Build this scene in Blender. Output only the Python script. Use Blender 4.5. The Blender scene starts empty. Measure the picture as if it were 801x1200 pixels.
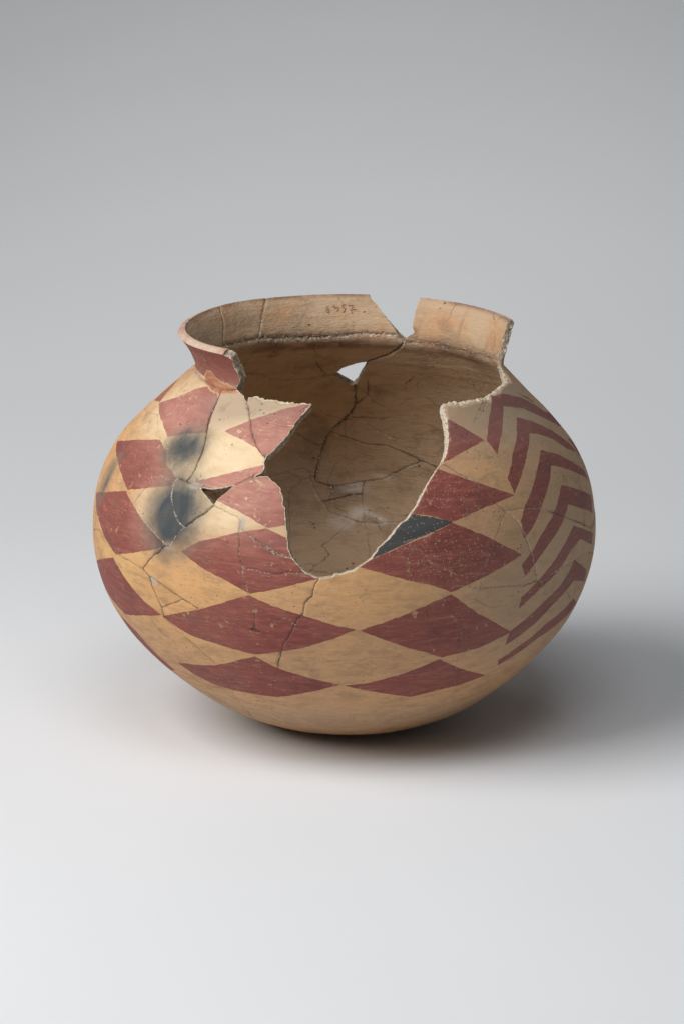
import bpy, math
import numpy as np
from mathutils import Vector

# ---------------------------------------------------------------- camera, lights, exposure
scene = bpy.context.scene
ELEV, FPX, ZT, CX, DIST = 0.25109, 3913.36, 0.12395, 402.83, 2.0
IMG_W, IMG_H = 801.0, 1200.0
CAM = np.array([0.0, -DIST * math.cos(ELEV), ZT + DIST * math.sin(ELEV)])
FWD = np.array([0.0, math.cos(ELEV), -math.sin(ELEV)])
RGT = np.array([1.0, 0.0, 0.0])
UPV = np.cross(RGT, FWD)

cam_data = bpy.data.cameras.new('camera')
cam = bpy.data.objects.new('camera', cam_data)
scene.collection.objects.link(cam)
cam.location = CAM
cam.rotation_euler = Vector(FWD).to_track_quat('-Z', 'Y').to_euler()
cam_data.sensor_fit = 'VERTICAL'
cam_data.sensor_height = 36.0
cam_data.lens = 36.0 * FPX / IMG_H
cam_data.shift_x = -(CX - IMG_W / 2) / IMG_H
cam_data.clip_start = 0.05
cam_data.clip_end = 50.0
scene.camera = cam

world = bpy.data.worlds.new('World')
scene.world = world
world.use_nodes = True
world.node_tree.nodes['Background'].inputs[0].default_value = (0.90, 0.96, 1.0, 1)
world.node_tree.nodes['Background'].inputs[1].default_value = 0.075

def area(name, loc, target, size, power, color=(1, 1, 1), size_y=None, spread=180):
    d = bpy.data.lights.new(name, 'AREA')
    d.energy = power
    d.color = color
    d.size = size
    d.spread = math.radians(spread)
    if size_y:
        d.shape = 'RECTANGLE'
        d.size_y = size_y
    o = bpy.data.objects.new(name, d)
    scene.collection.objects.link(o)
    o.location = loc
    o.rotation_euler = (Vector(target) - Vector(loc)).to_track_quat('-Z', 'Y').to_euler()
    return o

area('key_softbox', (-1.25, -0.72, 1.42), (0.05, -0.10, 0.05), 1.35, 21.5, (1.0, 0.99, 0.97), 1.35, 130)
area('front_overhead_softbox', (0.1, -0.9, 1.8), (0, -0.1, 0.05), 1.0, 5.0, (0.96, 0.98, 1.0), 0.9, 130)
area('backdrop_lamp', (0.1, 0.90, 1.35), (0.08, 1.15, 0.0), 0.4, 0.95, (1.0, 1.0, 0.99), 0.4, 100)

scene.view_settings.view_transform = 'Standard'
scene.view_settings.look = 'None'
scene.view_settings.exposure = 0.0
scene.view_settings.gamma = 1.0
scene.view_settings.use_curve_mapping = False

rng = np.random.default_rng(7)

# ---------------------------------------------------------------- node helpers
def new_mat(name):
    m = bpy.data.materials.new(name)
    m.use_nodes = True
    nt = m.node_tree
    nt.nodes.clear()
    out = nt.nodes.new('ShaderNodeOutputMaterial')
    b = nt.nodes.new('ShaderNodeBsdfPrincipled')
    nt.links.new(b.outputs[0], out.inputs[0])
    return m, nt, b

class NB:
    """tiny node-building helper"""
    def __init__(self, nt):
        self.nt = nt
    def put(self, sock, v):
        if v is None:
            return
        if isinstance(v, bpy.types.NodeSocket):
            self.nt.links.new(v, sock)
        elif isinstance(v, (tuple, list)) and len(v) == 3 and sock.type == 'RGBA':
            sock.default_value = (*v, 1)
        else:
            sock.default_value = v
    def math(self, op, a, b=None, c=None, clamp=False):
        n = self.nt.nodes.new('ShaderNodeMath')
        n.operation = op
        n.use_clamp = clamp
        for i, v in enumerate((a, b, c)):
            self.put(n.inputs[i], v)
        return n.outputs[0]
    def mix(self, fac, a, b, mode='MIX'):
        n = self.nt.nodes.new('ShaderNodeMix')
        n.data_type = 'RGBA'
        n.blend_type = mode
        self.put(n.inputs[0], fac)
        self.put(n.inputs[6], a)
        self.put(n.inputs[7], b)
        return n.outputs[2]
    def attr(self, name):
        n = self.nt.nodes.new('ShaderNodeAttribute')
        n.attribute_name = name
        return n.outputs['Fac']
    def obco(self):
        return self.nt.nodes.new('ShaderNodeTexCoord').outputs['Object']
    def scale(self, vec, s):
        n = self.nt.nodes.new('ShaderNodeMapping')
        self.put(n.inputs[0], vec)
        n.inputs['Scale'].default_value = s if isinstance(s, tuple) else (s, s, s)
        return n.outputs[0]
    def noise(self, vec, scale, detail=4.0, rough=0.55, dist=0.0):
        n = self.nt.nodes.new('ShaderNodeTexNoise')
        self.put(n.inputs['Vector'], vec)
        n.inputs['Scale'].default_value = scale
        n.inputs['Detail'].default_value = detail
        n.inputs['Roughness'].default_value = rough
        n.inputs['Distortion'].default_value = dist
        return n.outputs[0]
    def voro(self, vec, scale, rand=1.0):
        n = self.nt.nodes.new('ShaderNodeTexVoronoi')
        self.put(n.inputs['Vector'], vec)
        n.inputs['Scale'].default_value = scale
        n.inputs['Randomness'].default_value = rand
        return n.outputs['Distance'], n.outputs['Color']
    def ramp(self, v, lo, hi, a=0.0, b=1.0, smooth=True):
        n = self.nt.nodes.new('ShaderNodeMapRange')
        if smooth:
            n.interpolation_type = 'SMOOTHSTEP'
        self.put(n.inputs[0], v)
        for i, x in enumerate((lo, hi, a, b)):
            self.put(n.inputs[1 + i], x)
        return n.outputs[0]
    def bump(self, h, strength, dist, normal=None):
        n = self.nt.nodes.new('ShaderNodeBump')
        n.inputs['Strength'].default_value = strength
        n.inputs['Distance'].default_value = dist
        self.put(n.inputs['Height'], h)
        if normal is not None:
            self.put(n.inputs['Normal'], normal)
        return n.outputs[0]

# ---------------------------------------------------------------- materials
def join_masks(N, co):
    """dark grime and pale adhesive along the joins, from the distance to the join"""
    cd = N.math('ADD', N.attr('cd'), N.math('MULTIPLY', N.math('SUBTRACT', N.noise(co, 700, 3, 0.6), 0.5), 0.5))
    w = N.math('MULTIPLY', N.attr('wid'), N.ramp(N.noise(co, 90, 3), 0.36, 0.66, 0.28, 1.25))
    q = N.math('DIVIDE', cd, w)
    dark = N.math('MULTIPLY', N.ramp(q, 0.25, 0.95, 1, 0), N.attr('kd'))
    dark = N.math('MAXIMUM', dark, N.math('MULTIPLY', N.ramp(q, 0.6, 4.0, 0.30, 0), N.attr('kd')))
    pale = N.math('MULTIPLY', N.ramp(q, 0.6, 1.6, 1, 0), N.attr('kw'))
    pale = N.math('MULTIPLY', pale, N.math('MULTIPLY', N.ramp(N.noise(co, 800, 3, 0.75), 0.40, 0.60), N.ramp(N.noise(co, 150, 2), 0.36, 0.56, 0.25, 1.0)))
    fleck = N.math('MULTIPLY', N.ramp(q, 0.8, 3.2, 1, 0), N.ramp(N.noise(co, 560, 3, 0.7), 0.60, 0.66))
    pale = N.math('MAXIMUM', pale, N.math('MULTIPLY', fleck, 0.7))
    return dark, pale

def mat_outer():
    m, nt, b = new_mat('painted_pottery')
    N = NB(nt)
    co = N.obco()
    streak = N.scale(co, (1.0, 1.0, 3.2))
    info = nt.nodes.new('ShaderNodeObjectInfo')
    rnd = info.outputs['Random']
    big = N.noise(co, 14, 3)
    mid = N.noise(streak, 70, 5, 0.6, 0.4)
    fine = N.noise(streak, 420, 4, 0.6)
    # bare clay slip
    clay = N.mix(N.ramp(big, 0.35, 0.68), (0.52, 0.295, 0.158), (0.59, 0.332, 0.168))
    clay = N.mix(N.ramp(N.noise(co, 26, 3), 0.45, 0.72, 0, 0.5), clay, (0.56, 0.33, 0.155))
    clay = N.mix(N.math('MULTIPLY', N.attr('warm'), 0.85), clay, N.mix(N.ramp(big, 0.4, 0.6), (0.70, 0.42, 0.165), (0.68, 0.37, 0.15)))
    clay = N.mix(N.math('MULTIPLY', N.ramp(mid, 0.42, 0.68), 0.62), clay, (0.36, 0.225, 0.12))
    clay = N.mix(N.ramp(fine, 0.50, 0.74, 0, 0.6), clay, (0.33, 0.205, 0.11))
    clay = N.mix(N.ramp(N.noise(streak, 210, 4, 0.65), 0.54, 0.70, 0, 0.5), clay, (0.68, 0.46, 0.26))
    clay = N.mix(N.attr('pale'), clay, N.mix(N.ramp(mid, 0.35, 0.7), (0.76, 0.595, 0.385), (0.68, 0.50, 0.30)))
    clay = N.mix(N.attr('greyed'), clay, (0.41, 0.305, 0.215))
    clay = N.mix(N.attr('exf'), clay, N.mix(N.ramp(mid, 0.35, 0.65), (0.40, 0.150, 0.080), (0.52, 0.25, 0.13)))
    # red paint, worn
    red = N.mix(N.ramp(mid, 0.35, 0.7), N.mix(N.ramp(big, 0.38, 0.62), (0.205, 0.052, 0.043), (0.235, 0.082, 0.062)), (0.285, 0.084, 0.065))
    red = N.mix(N.ramp(N.noise(N.scale(co, (1, 1, 1.8)), 34, 5, 0.65, 0.6), 0.46, 0.70, 0, 0.6), red, (0.145, 0.046, 0.042))
    red = N.mix(N.ramp(fine, 0.45, 0.75, 0, 0.4), red, (0.18, 0.045, 0.045))
    red = N.mix(N.ramp(N.noise(N.scale(co, (1, 1, 6)), 75, 5, 0.7), 0.47, 0.72, 0, 0.65), red, (0.39, 0.140, 0.105))
    red = N.mix(N.math('MULTIPLY', N.attr('pale'), 0.72), red, N.mix(N.ramp(mid, 0.35, 0.65), (0.50, 0.225, 0.175), (0.60, 0.31, 0.24)))
    red = N.mix(N.math('MULTIPLY', N.attr('greyed'), 0.62), red, (0.27, 0.155, 0.135))
    wob = N.math('MULTIPLY', N.math('SUBTRACT', N.noise(co, 260, 3), 0.5), 1.3)
    dr = N.math('ADD', N.attr('red'), wob)
    redm = N.ramp(dr, -0.14, 0.22)
    # brushed-on, thin in places: clay shows through as short horizontal strokes and rubbed patches
    scr = N.noise(N.scale(co, (1.0, 1.0, 7.0)), 160, 3, 0.7, 0.8)
    worn = N.math('MULTIPLY', N.ramp(scr, 0.55, 0.72), N.ramp(N.noise(co, 30, 4), 0.40, 0.62))
    worn = N.math('MULTIPLY', worn, N.math('ADD', 0.42, N.math('MULTIPLY', N.attr('pale'), 0.45)))
    flake = N.ramp(N.noise(co, 190, 4, 0.65), 0.63, 0.68, 0, 0.6)
    redm = N.math('MULTIPLY', redm, N.math('SUBTRACT', 1.0, N.math('MAXIMUM', worn, flake)))
    c = N.mix(redm, clay, red)
    # black painted triangle
    db = N.math('ADD', N.attr('blk'), wob)
    c = N.mix(N.ramp(db, -0.14, 0.22, 0, 0.96), c, N.mix(mid, (0.024, 0.029, 0.033), (0.080, 0.090, 0.096)))
    # fire clouds
    sa = N.attr('soot')
    sedge = N.math('MULTIPLY', N.math('MULTIPLY', sa, N.math('SUBTRACT', 1.0, sa)), N.math('MULTIPLY', N.math('SUBTRACT', N.noise(N.scale(co, (1, 1, .6)), 75, 5, .7), 0.5), 5.0))
    c = N.mix(N.math('MULTIPLY', N.ramp(sa, 0.03, 0.4, 0, 0.35), N.ramp(sa, 0.5, 0.9, 1, 0)), c, (0.42, 0.30, 0.19))
    soot = N.math('MULTIPLY', N.math('ADD', sa, sedge, clamp=True), N.ramp(N.noise(N.scale(co, (1, 1, .35)), 90, 4, .6), 0.3, 0.7, 1.06, 0.95))
    c = N.mix(soot, c, (0.056, 0.064, 0.069))
    # fine dark scratches and crazing
    ve = nt.nodes.new('ShaderNodeTexVoronoi')
    ve.feature = 'DISTANCE_TO_EDGE'
    warp = nt.nodes.new('ShaderNodeTexNoise')
    warp.inputs['Scale'].default_value = 120
    N.put(warp.inputs['Vector'], co)
    wv = nt.nodes.new('ShaderNodeVectorMath'); wv.operation = 'MULTIPLY_ADD'
    nt.links.new(warp.outputs['Color'], wv.inputs[0]); wv.inputs[1].default_value = (.009, .009, .009); N.put(wv.inputs[2], N.scale(co, (1, 1, 1.6)))
    N.put(ve.inputs['Vector'], wv.outputs[0])
    ve.inputs['Scale'].default_value = 95
    craze = N.math('MULTIPLY', N.ramp(ve.outputs['Distance'], 0.008, 0.030, 1, 0), N.ramp(N.noise(co, 55, 5, 0.7), 0.54, 0.66))
    c = N.mix(N.math('MULTIPLY', craze, 0.32), c, (0.17, 0.105, 0.06))
    scratch = N.ramp(N.noise(N.scale(co, (1.0, 1.0, 5.0)), 240, 2, 0.5, 1.2), 0.70, 0.76, 0, 0.5)
    c = N.mix(scratch, c, (0.19, 0.115, 0.07))
    # dark paint-edge line and grimy smudges
    smudge = N.math('MULTIPLY', N.ramp(N.noise(co, 48, 6, 0.75), 0.54, 0.76), 0.5)
    c = N.mix(smudge, c, (0.16, 0.11, 0.07))
    # tiny dark pits
    pd, pc = N.voro(N.scale(co, (1, 1, 1.5)), 260)
    pit = N.math('MULTIPLY', N.ramp(pd, 0.10, 0.24, 1, 0), N.ramp(N.noise(co, 60, 3), 0.50, 0.66))
    c = N.mix(N.math('MULTIPLY', pit, 0.7), c, (0.075, 0.05, 0.035))
    # pale mineral specks
    sd, sc = N.voro(co, 760)
    spk = N.math('MULTIPLY', N.ramp(sd, 0.14, 0.32, 1, 0), N.ramp(sc, 0.46, 0.58))
    spk = N.math('MULTIPLY', spk, N.math('ADD', N.attr('speck'), N.ramp(N.noise(co, 22, 2), 0.62, 0.75, 0, 0.35)))
    c = N.mix(N.math('MULTIPLY', spk, 0.75), c, (0.55, 0.44, 0.34))
    # grime in joins / pale adhesive in joins
    crk, wht = join_masks(N, co)
    c = N.mix(crk, c, (0.050, 0.036, 0.026))
    c = N.mix(wht, c, (0.66, 0.57, 0.46))
    c = N.mix(N.math('MULTIPLY', N.attr('putty'), 0.85), c, (0.46, 0.40, 0.33))
    chn = N.math('ADD', N.attr('chip'), N.math('MULTIPLY', N.math('SUBTRACT', N.noise(co, 330, 4, 0.7), 0.5), 0.9))
    chm = N.math('MULTIPLY', N.ramp(chn, 0.38, 0.52), N.ramp(N.attr('chip'), 0.02, 0.2))
    c = N.mix(chm, c, N.mix(N.ramp(N.noise(co, 520, 4, 0.7), 0.38, 0.62), (0.46, 0.36, 0.25), (0.80, 0.68, 0.52)))
    # each sherd weathered a little differently
    tint = N.ramp(rnd, 0, 1, 0.93, 1.06, False)
    comb = nt.nodes.new('ShaderNodeCombineColor')
    for i in range(3):
        N.put(comb.inputs[i], tint)
    c = N.mix(1.0, c, comb.outputs[0], 'MULTIPLY')
    N.put(b.inputs['Base Color'], c)
    N.put(b.inputs['Roughness'], N.math('ADD', N.ramp(mid, 0.3, 0.7, 0.60, 0.76), N.math('MULTIPLY', crk, 0.3)))
    b.inputs['Specular IOR Level'].default_value = 0.24
    h = N.math('ADD', N.math('MULTIPLY', mid, 0.9), N.math('MULTIPLY', fine, 0.45))
    h = N.math('SUBTRACT', h, N.math('MULTIPLY', N.math('ADD', pit, N.math('MULTIPLY', craze, .5)), 0.8))
    h = N.math('ADD', h, N.math('MULTIPLY', redm, 0.12))
    h = N.math('ADD', h, N.math('MULTIPLY', spk, 0.3))
    h = N.math('ADD', h, N.math('MULTIPLY', chm, N.math('MULTIPLY', N.noise(co, 600, 3, .7), 1.3)))
    N.put(b.inputs['Normal'], N.bump(h, 0.55, 0.0006))
    return m

def mat_inner():
    m, nt, b = new_mat('raw_pottery_inside')
    N = NB(nt)
    co = N.obco()
    streak = N.scale(co, (1.0, 1.0, 4.0))
    mid = N.noise(streak, 45, 5, 0.6, 0.5)
    fine = N.noise(streak, 330, 4, 0.6)
    c = N.mix(N.ramp(N.noise(co, 16, 3), 0.35, 0.65), (0.56, 0.41, 0.275), (0.64, 0.47, 0.315))
    neck = N.attr('neck')
    c = N.mix(neck, c, N.mix(N.ramp(mid, 0.35, 0.65), (0.49, 0.335, 0.21), (0.58, 0.405, 0.26)))
    c = N.mix(N.ramp(mid, 0.50, 0.76, 0, 0.5), c, (0.33, 0.24, 0.16))
    c = N.mix(N.ramp(N.noise(co, 75, 6, 0.7), 0.56, 0.76, 0, 0.65), c, (0.25, 0.175, 0.115))
    c = N.mix(N.ramp(N.noise(streak, 110, 5, 0.7), 0.55, 0.75, 0, 0.5), c, (0.66, 0.50, 0.35))
    c = N.mix(N.math('MULTIPLY', neck, N.ramp(N.noise(co, 42, 5, 0.65), 0.47, 0.66, 0, 0.7)), c, (0.56, 0.30, 0.155))
    c = N.mix(N.math('MULTIPLY', N.attr('lip'), N.ramp(N.noise(co, 55, 4), 0.35, 0.6, 0.15, 0.85)), c, (0.20, 0.105, 0.075))
    vi = nt.nodes.new('ShaderNodeTexVoronoi')
    vi.feature = 'DISTANCE_TO_EDGE'
    wi = nt.nodes.new('ShaderNodeTexNoise'); wi.inputs['Scale'].default_value = 60; wi.inputs['Detail'].default_value = 5
    N.put(wi.inputs['Vector'], co)
    wm = nt.nodes.new('ShaderNodeVectorMath'); wm.operation = 'MULTIPLY_ADD'
    nt.links.new(wi.outputs['Color'], wm.inputs[0]); wm.inputs[1].default_value = (.02, .02, .02); N.put(wm.inputs[2], co)
    N.put(vi.inputs['Vector'], wm.outputs[0]); vi.inputs['Scale'].default_value = 26
    hair = N.math('MULTIPLY', N.ramp(vi.outputs['Distance'], 0.004, 0.014, 1, 0), N.ramp(N.noise(co, 24, 3), 0.42, 0.58))
    c = N.mix(N.math('MULTIPLY', hair, 0.55), c, (0.12, 0.08, 0.05))
    c = N.mix(N.ramp(N.noise(co, 30, 6, 0.72), 0.50, 0.68, 0, 0.5), c, (0.27, 0.175, 0.105))
    pd, pc = N.voro(N.scale(co, (1, 1, 1.8)), 170)
    pit = N.math('MULTIPLY', N.ramp(pd, 0.08, 0.2, 1, 0), N.ramp(N.noise(co, 38, 2), 0.55, 0.68))
    c = N.mix(N.math('MULTIPLY', pit, 0.75), c, (0.07, 0.045, 0.03))
    c = N.mix(N.math('MULTIPLY', N.attr('greyed'), 0.7), c, (0.30, 0.25, 0.215))
    crk, wht = join_masks(N, co)
    c = N.mix(crk, c, (0.045, 0.03, 0.02))
    c = N.mix(N.math('MULTIPLY', wht, 1.7, clamp=True), c, (0.82, 0.72, 0.60))
    plaster = N.math('MULTIPLY', N.attr('putty'), N.ramp(N.noise(co, 90, 4, 0.65), 0.36, 0.56, 0.15, 1.0))
    c = N.mix(N.math('MULTIPLY', plaster, 0.9), c, (0.93, 0.86, 0.77))
    N.put(b.inputs['Base Color'], c)
    b.inputs['Roughness'].default_value = 0.82
    b.inputs['Specular IOR Level'].default_value = 0.25
    h = N.math('ADD', mid, N.math('MULTIPLY', fine, 0.45))
    h = N.math('ADD', h, N.math('MULTIPLY', N.noise(co, 95, 5, 0.7), 0.8))
    h = N.math('SUBTRACT', h, pit)
    N.put(b.inputs['Normal'], N.bump(h, 0.85, 0.0015))
    return m

def mat_break():
    m, nt, b = new_mat('fractured_clay')
    N = NB(nt)
    co = N.obco()
    d, col = N.voro(co, 900)
    n1 = N.noise(co, 420, 4, 0.7)
    c = N.mix(N.ramp(n1, 0.38, 0.62), (0.44, 0.34, 0.24), (0.74, 0.62, 0.47))
    c = N.mix(N.ramp(col, 0.55, 0.75, 0, 0.7), c, (0.22, 0.18, 0.145))
    c = N.mix(N.ramp(N.noise(co, 60, 3), 0.42, 0.62, 0, 0.45), c, (0.34, 0.27, 0.20))
    c = N.mix(N.math('MULTIPLY', N.ramp(N.attr('core'), 0.45, 0.95), N.ramp(N.noise(co, 150, 4), 0.35, 0.6, 0.1, 0.6)), c, (0.17, 0.145, 0.12))
    c = N.mix(N.math('MULTIPLY', N.attr('lip'), 0.85), c, N.mix(N.ramp(N.noise(co, 110, 4), 0.42, 0.64), (0.58, 0.43, 0.33), (0.44, 0.22, 0.165)))
    c = N.mix(N.math('MULTIPLY', N.attr('whitened'), N.ramp(n1, 0.3, 0.5, 0.35, 0.9)), c, (0.74, 0.63, 0.50))
    N.put(b.inputs['Base Color'], c)
    b.inputs['Roughness'].default_value = 0.9
    b.inputs['Specular IOR Level'].default_value = 0.2
    hh = N.math('MULTIPLY', N.math('ADD', n1, N.math('MULTIPLY', d, 0.6)), N.ramp(N.attr('lip'), 0, 1, 1.0, 0.3))
    N.put(b.inputs['Normal'], N.bump(hh, 1.0, 0.0012))
    return m

def mat_backdrop():
    m, nt, b = new_mat('seamless_paper')
    N = NB(nt)
    co = N.obco()
    n = N.noise(co, 3.0, 4)
    c = N.mix(N.ramp(n, 0.3, 0.7), (0.765, 0.775, 0.795), (0.78, 0.79, 0.81))
    N.put(b.inputs['Base Color'], c)
    b.inputs['Roughness'].default_value = 0.75
    b.inputs['Specular IOR Level'].default_value = 0.2
    N.put(b.inputs['Normal'], N.bump(N.noise(co, 700, 3), 0.05, 0.0004))
    return m

def mat_ink():
    m, nt, b = new_mat('faded_ink')
    N = NB(nt)
    N.put(b.inputs['Base Color'], N.mix(N.ramp(N.noise(N.obco(), 900, 3), 0.42, 0.58), (0.16, 0.105, 0.066), (0.42, 0.27, 0.16)))
    b.inputs['Roughness'].default_value = 0.85
    return m

M_OUT, M_IN, M_BRK = mat_outer(), mat_inner(), mat_break()

# ---------------------------------------------------------------- backdrop (seamless sweep)
FLOOR_Z = -0.0032
def build_backdrop():
    pts = []
    Y0, R = 0.45, 2.4
    for y in np.linspace(-3.2, Y0, 24):
        pts.append((y, FLOOR_Z))
    for a in np.linspace(0, math.pi / 2, 40)[1:]:
        pts.append((Y0 + R * math.sin(a), FLOOR_Z + R * (1 - math.cos(a))))
    xs = np.linspace(-2.6, 2.6, 14)
    v = [(x, y, z) for (y, z) in pts for x in xs]
    nx = len(xs)
    f = [(i * nx + j, i * nx + j + 1, (i + 1) * nx + j + 1, (i + 1) * nx + j) for i in range(len(pts) - 1) for j in range(nx - 1)]
    me = bpy.data.meshes.new('backdrop')
    me.from_pydata(v, [], f)
    for p in me.polygons:
        p.use_smooth = True
    me.materials.append(mat_backdrop())
    o = bpy.data.objects.new('backdrop', me)
    scene.collection.objects.link(o)
    o['kind'] = 'structure'
    o['label'] = 'pale grey seamless paper backdrop sweeping up behind the pot'
    return o
build_backdrop()

# ---------------------------------------------------------------- pot profile (outer), metres: (r, z)
CTRL = np.array([(0.0, -.0030), (.018, -.0030), (.033, -.0024), (.0481, .0000), (.0642, .0053), (.0798, .0128), (.0945, .0229),
                 (.1085, .0349), (.122, .0487), (.1344, .0647), (.1439, .0831), (.1491, .1034), (.1497, .1246), (.1458, .1454),
                 (.1372, .1647), (.1250, .1800), (.1105, .1945), (.0985, .2060), (.0925, .2118)])
def catmull(P, n=24):
    Q = np.vstack([2 * P[0] - P[1], P, 2 * P[-1] - P[-2]])
    out = []
    for i in range(1, len(Q) - 2):
        t = np.linspace(0, 1, n, endpoint=False)[:, None]
        a, b_, c, d = Q[i - 1], Q[i], Q[i + 1], Q[i + 2]
        out.append(0.5 * (2 * b_ + (c - a) * t + (2 * a - 5 * b_ + 4 * c - d) * t ** 2 + (3 * b_ - a - 3 * c + d) * t ** 3))
    return np.vstack(out + [Q[-2][None]])
body = catmull(CTRL)
NECK = np.array([(.0925, .2118), (.0912, .2138), (.0910, .2165), (.0922, .2205), (.0945, .2260), (.0975, .2310), (.1010, .2352)])
neckp = catmull(NECK)
prof = np.vstack([body, neckp[1:]])
def smooth(a, k, n):
    for _ in range(n):
        a = np.vstack([a[:1], (a[:-2] + k * a[1:-1] + a[2:]) / (k + 2), a[-1:]])
    return a
seg = np.r_[0, np.cumsum(np.hypot(*np.diff(prof, axis=0).T))]
L = seg[-1]
tf = np.linspace(0, L, 2400)
prof = np.stack([np.interp(tf, seg, prof[:, 0]), np.interp(tf, seg, prof[:, 1])], 1)
prof = smooth(prof, 1.0, 40)
tan = np.gradient(prof, axis=0)
tan /= np.linalg.norm(tan, axis=1)[:, None]
nrm = np.stack([tan[:, 1], -tan[:, 0]], 1)           # outward (r, z)
T_NECK = tf[np.argmin(np.abs(prof[:, 1] - .2140) + (tf < .3) * 9)]
# wall thickness along the profile
thick = 0.0058 - 0.0008 * np.clip((tf - .1) / .1, 0, 1) + .0007 * np.exp(-((tf - T_NECK + .002) / .006) ** 2)
inner = prof - nrm * thick[:, None]
inner = smooth(inner, 1.0, 60)
# lip: inner edge ends a little higher than the outer edge
w = np.clip((tf - (L - .012)) / .012, 0, 1) ** 2
inner[:, 1] += w * (.2379 - inner[-1, 1])
inner[:, 0] += w * (.0968 - inner[-1, 0])
def xoff(z):
    z = np.asarray(z)
    b = -.0034 * (z - .107) + .174 * (z - .107) ** 2
    k = np.clip((z - .195) / .02, 0, 1)
    return b * (1 - k) + .0034 * k

# ---------------------------------------------------------------- photo pixel -> surface (theta, t)
iz_o = np.argmax(prof[:, 1] > -.0027)
def rays(px):
    px = np.atleast_2d(np.asarray(px, float))
    d = FWD[None] * FPX + (px[:, :1] - CX) * RGT[None] - (px[:, 1:] - 600.0) * UPV[None]
    return d / np.linalg.norm(d, axis=1)[:, None]
def to_surface(px, side='O'):
    d = rays(px)
    s = np.linspace(DIST - .21, DIST + .21, 3000)
    P = CAM + s[None, :, None] * d[:, None, :]
    z = P[..., 2]
    R = np.hypot(P[..., 0] - xoff(z), P[..., 1])
    pf = prof if side == 'O' else inner
    rs = np.interp(z, pf[iz_o:, 1], pf[iz_o:, 0], left=-1, right=-1)
    zmax = pf[:, 1].max()
    out = []
    for i in range(len(d)):
        f = R[i] - rs[i]
        if side == 'O':
            ok = z[i] <= zmax
            ff = np.where(ok, f, 1)
            idx = np.where(ff <= 0)[0]
            k = idx[0] if len(idx) else int(np.argmin(ff))
        else:
            # far wall, seen from inside
            far = (P[i, :, 1] > -.02) & (z[i] <= zmax)
            idx = np.where(far & (f >= 0))[0]
            k = idx[0] if len(idx) else int(np.argmin(np.abs(f)))
        p = P[i, k]
        th = math.atan2(p[0] - float(xoff(p[2])), -p[1])
        t = float(np.interp(p[2], pf[iz_o:, 1], tf[iz_o:]))
        out.append((th, t))
    return np.array(out)

def pol(side, pts):
    """a polyline / polygon: 'O' outer pixels, 'I' inner pixels, 'P' (theta in degrees, t in mm)"""
    if side == 'P':
        return np.array([(math.radians(a), t / 1000.0) for a, t in pts])
    P = to_surface(pts, side)
    P[:, 0] = np.unwrap(P[:, 0])
    return P

def densify(P, step=0.0012, closed=False, jitter=0.0, seed=0):
    P = np.asarray(P)
    if closed:
        P = np.vstack([P, P[:1]])
    r = np.random.default_rng(seed)
    out = []
    for a, b_ in zip(P[:-1], P[1:]):
        ln = math.hypot((b_[0] - a[0]) * .13, b_[1] - a[1])
        n = max(1, int(ln / step))
        q = a + (b_ - a) * np.linspace(0, 1, n, endpoint=False)[:, None]
        if jitter and n > 1:
            q[1:, 0] += r.normal(0, jitter / .13, n - 1)
            q[1:, 1] += r.normal(0, jitter, n - 1)
        out.append(q)
    if not closed:
        out.append(P[-1:])
    return np.vstack(out)

# ---------------------------------------------------------------- the grid (theta x t)
def spaced(lo, hi, dens):
    x = np.linspace(lo, hi, 8001)
    c = np.r_[0, np.cumsum((dens(x[:-1]) + dens(x[1:])) / 2 * np.diff(x))]
    n = int(round(c[-1]))
    return np.interp(np.linspace(0, c[-1], n + 1), c, x)
# cells per radian: fine at the front, coarser behind
th_g = spaced(-math.pi, math.pi, lambda a: np.where(np.abs(a) < 1.75, 215.0, 150.0))[:-1]
t_g = spaced(0.0006, L, lambda t: np.where(t < .055, 260.0, 1600.0))
NT, NR = len(th_g), len(t_g)
TH, TT = np.meshgrid(th_g, t_g)        # rows = t, cols = theta
TH0, TT0 = TH.copy(), TT.copy()

def sdf_poly(poly, TH, TT, margin=.006, outside=-.006):
    """signed distance (m, + inside) of a closed (theta, t) polygon, on a window of the grid"""
    P = np.asarray(poly)
    ths = P[:, 0]
    D = np.full(TH.shape, outside)
    r0 = max(0, np.searchsorted(t_g, P[:, 1].min() - margin) - 1)
    r1 = min(NR, np.searchsorted(t_g, P[:, 1].max() + margin) + 1)
    lo, hi = ths.min() - margin / .08, ths.max() + margin / .08
    for shift in (-2 * math.pi, 0, 2 * math.pi):
        c0, c1 = np.searchsorted(th_g, lo + shift), np.searchsorted(th_g, hi + shift)
        if c1 <= c0 or r1 <= r0:
            continue
        th = TH[r0:r1, c0:c1] - shift
        tt = TT[r0:r1, c0:c1]
        rr = np.interp(P[:, 1].mean(), tf, prof[:, 0])
        x, y = th * rr, tt
        ins = np.zeros(x.shape, bool)
        dm = np.full(x.shape, 1e9)
        n = len(P)
        for i in range(n):
            ax, ay = P[i, 0] * rr, P[i, 1]
            bx, by = P[(i + 1) % n, 0] * rr, P[(i + 1) % n, 1]
            ex, ey = bx - ax, by - ay
            l2 = ex * ex + ey * ey + 1e-18
            h = np.clip(((x - ax) * ex + (y - ay) * ey) / l2, 0, 1)
            np.minimum(dm, (x - ax - h * ex) ** 2 + (y - ay - h * ey) ** 2, out=dm)
            if ay != by:
                cond = (ay > y) != (by > y)
                ins ^= cond & (x < ex * (y - ay) / (by - ay) + ax)
        d = np.sqrt(dm)
        d = np.where(ins, d, -d)
        D[r0:r1, c0:c1] = np.maximum(D[r0:r1, c0:c1], d)
    return D

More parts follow.
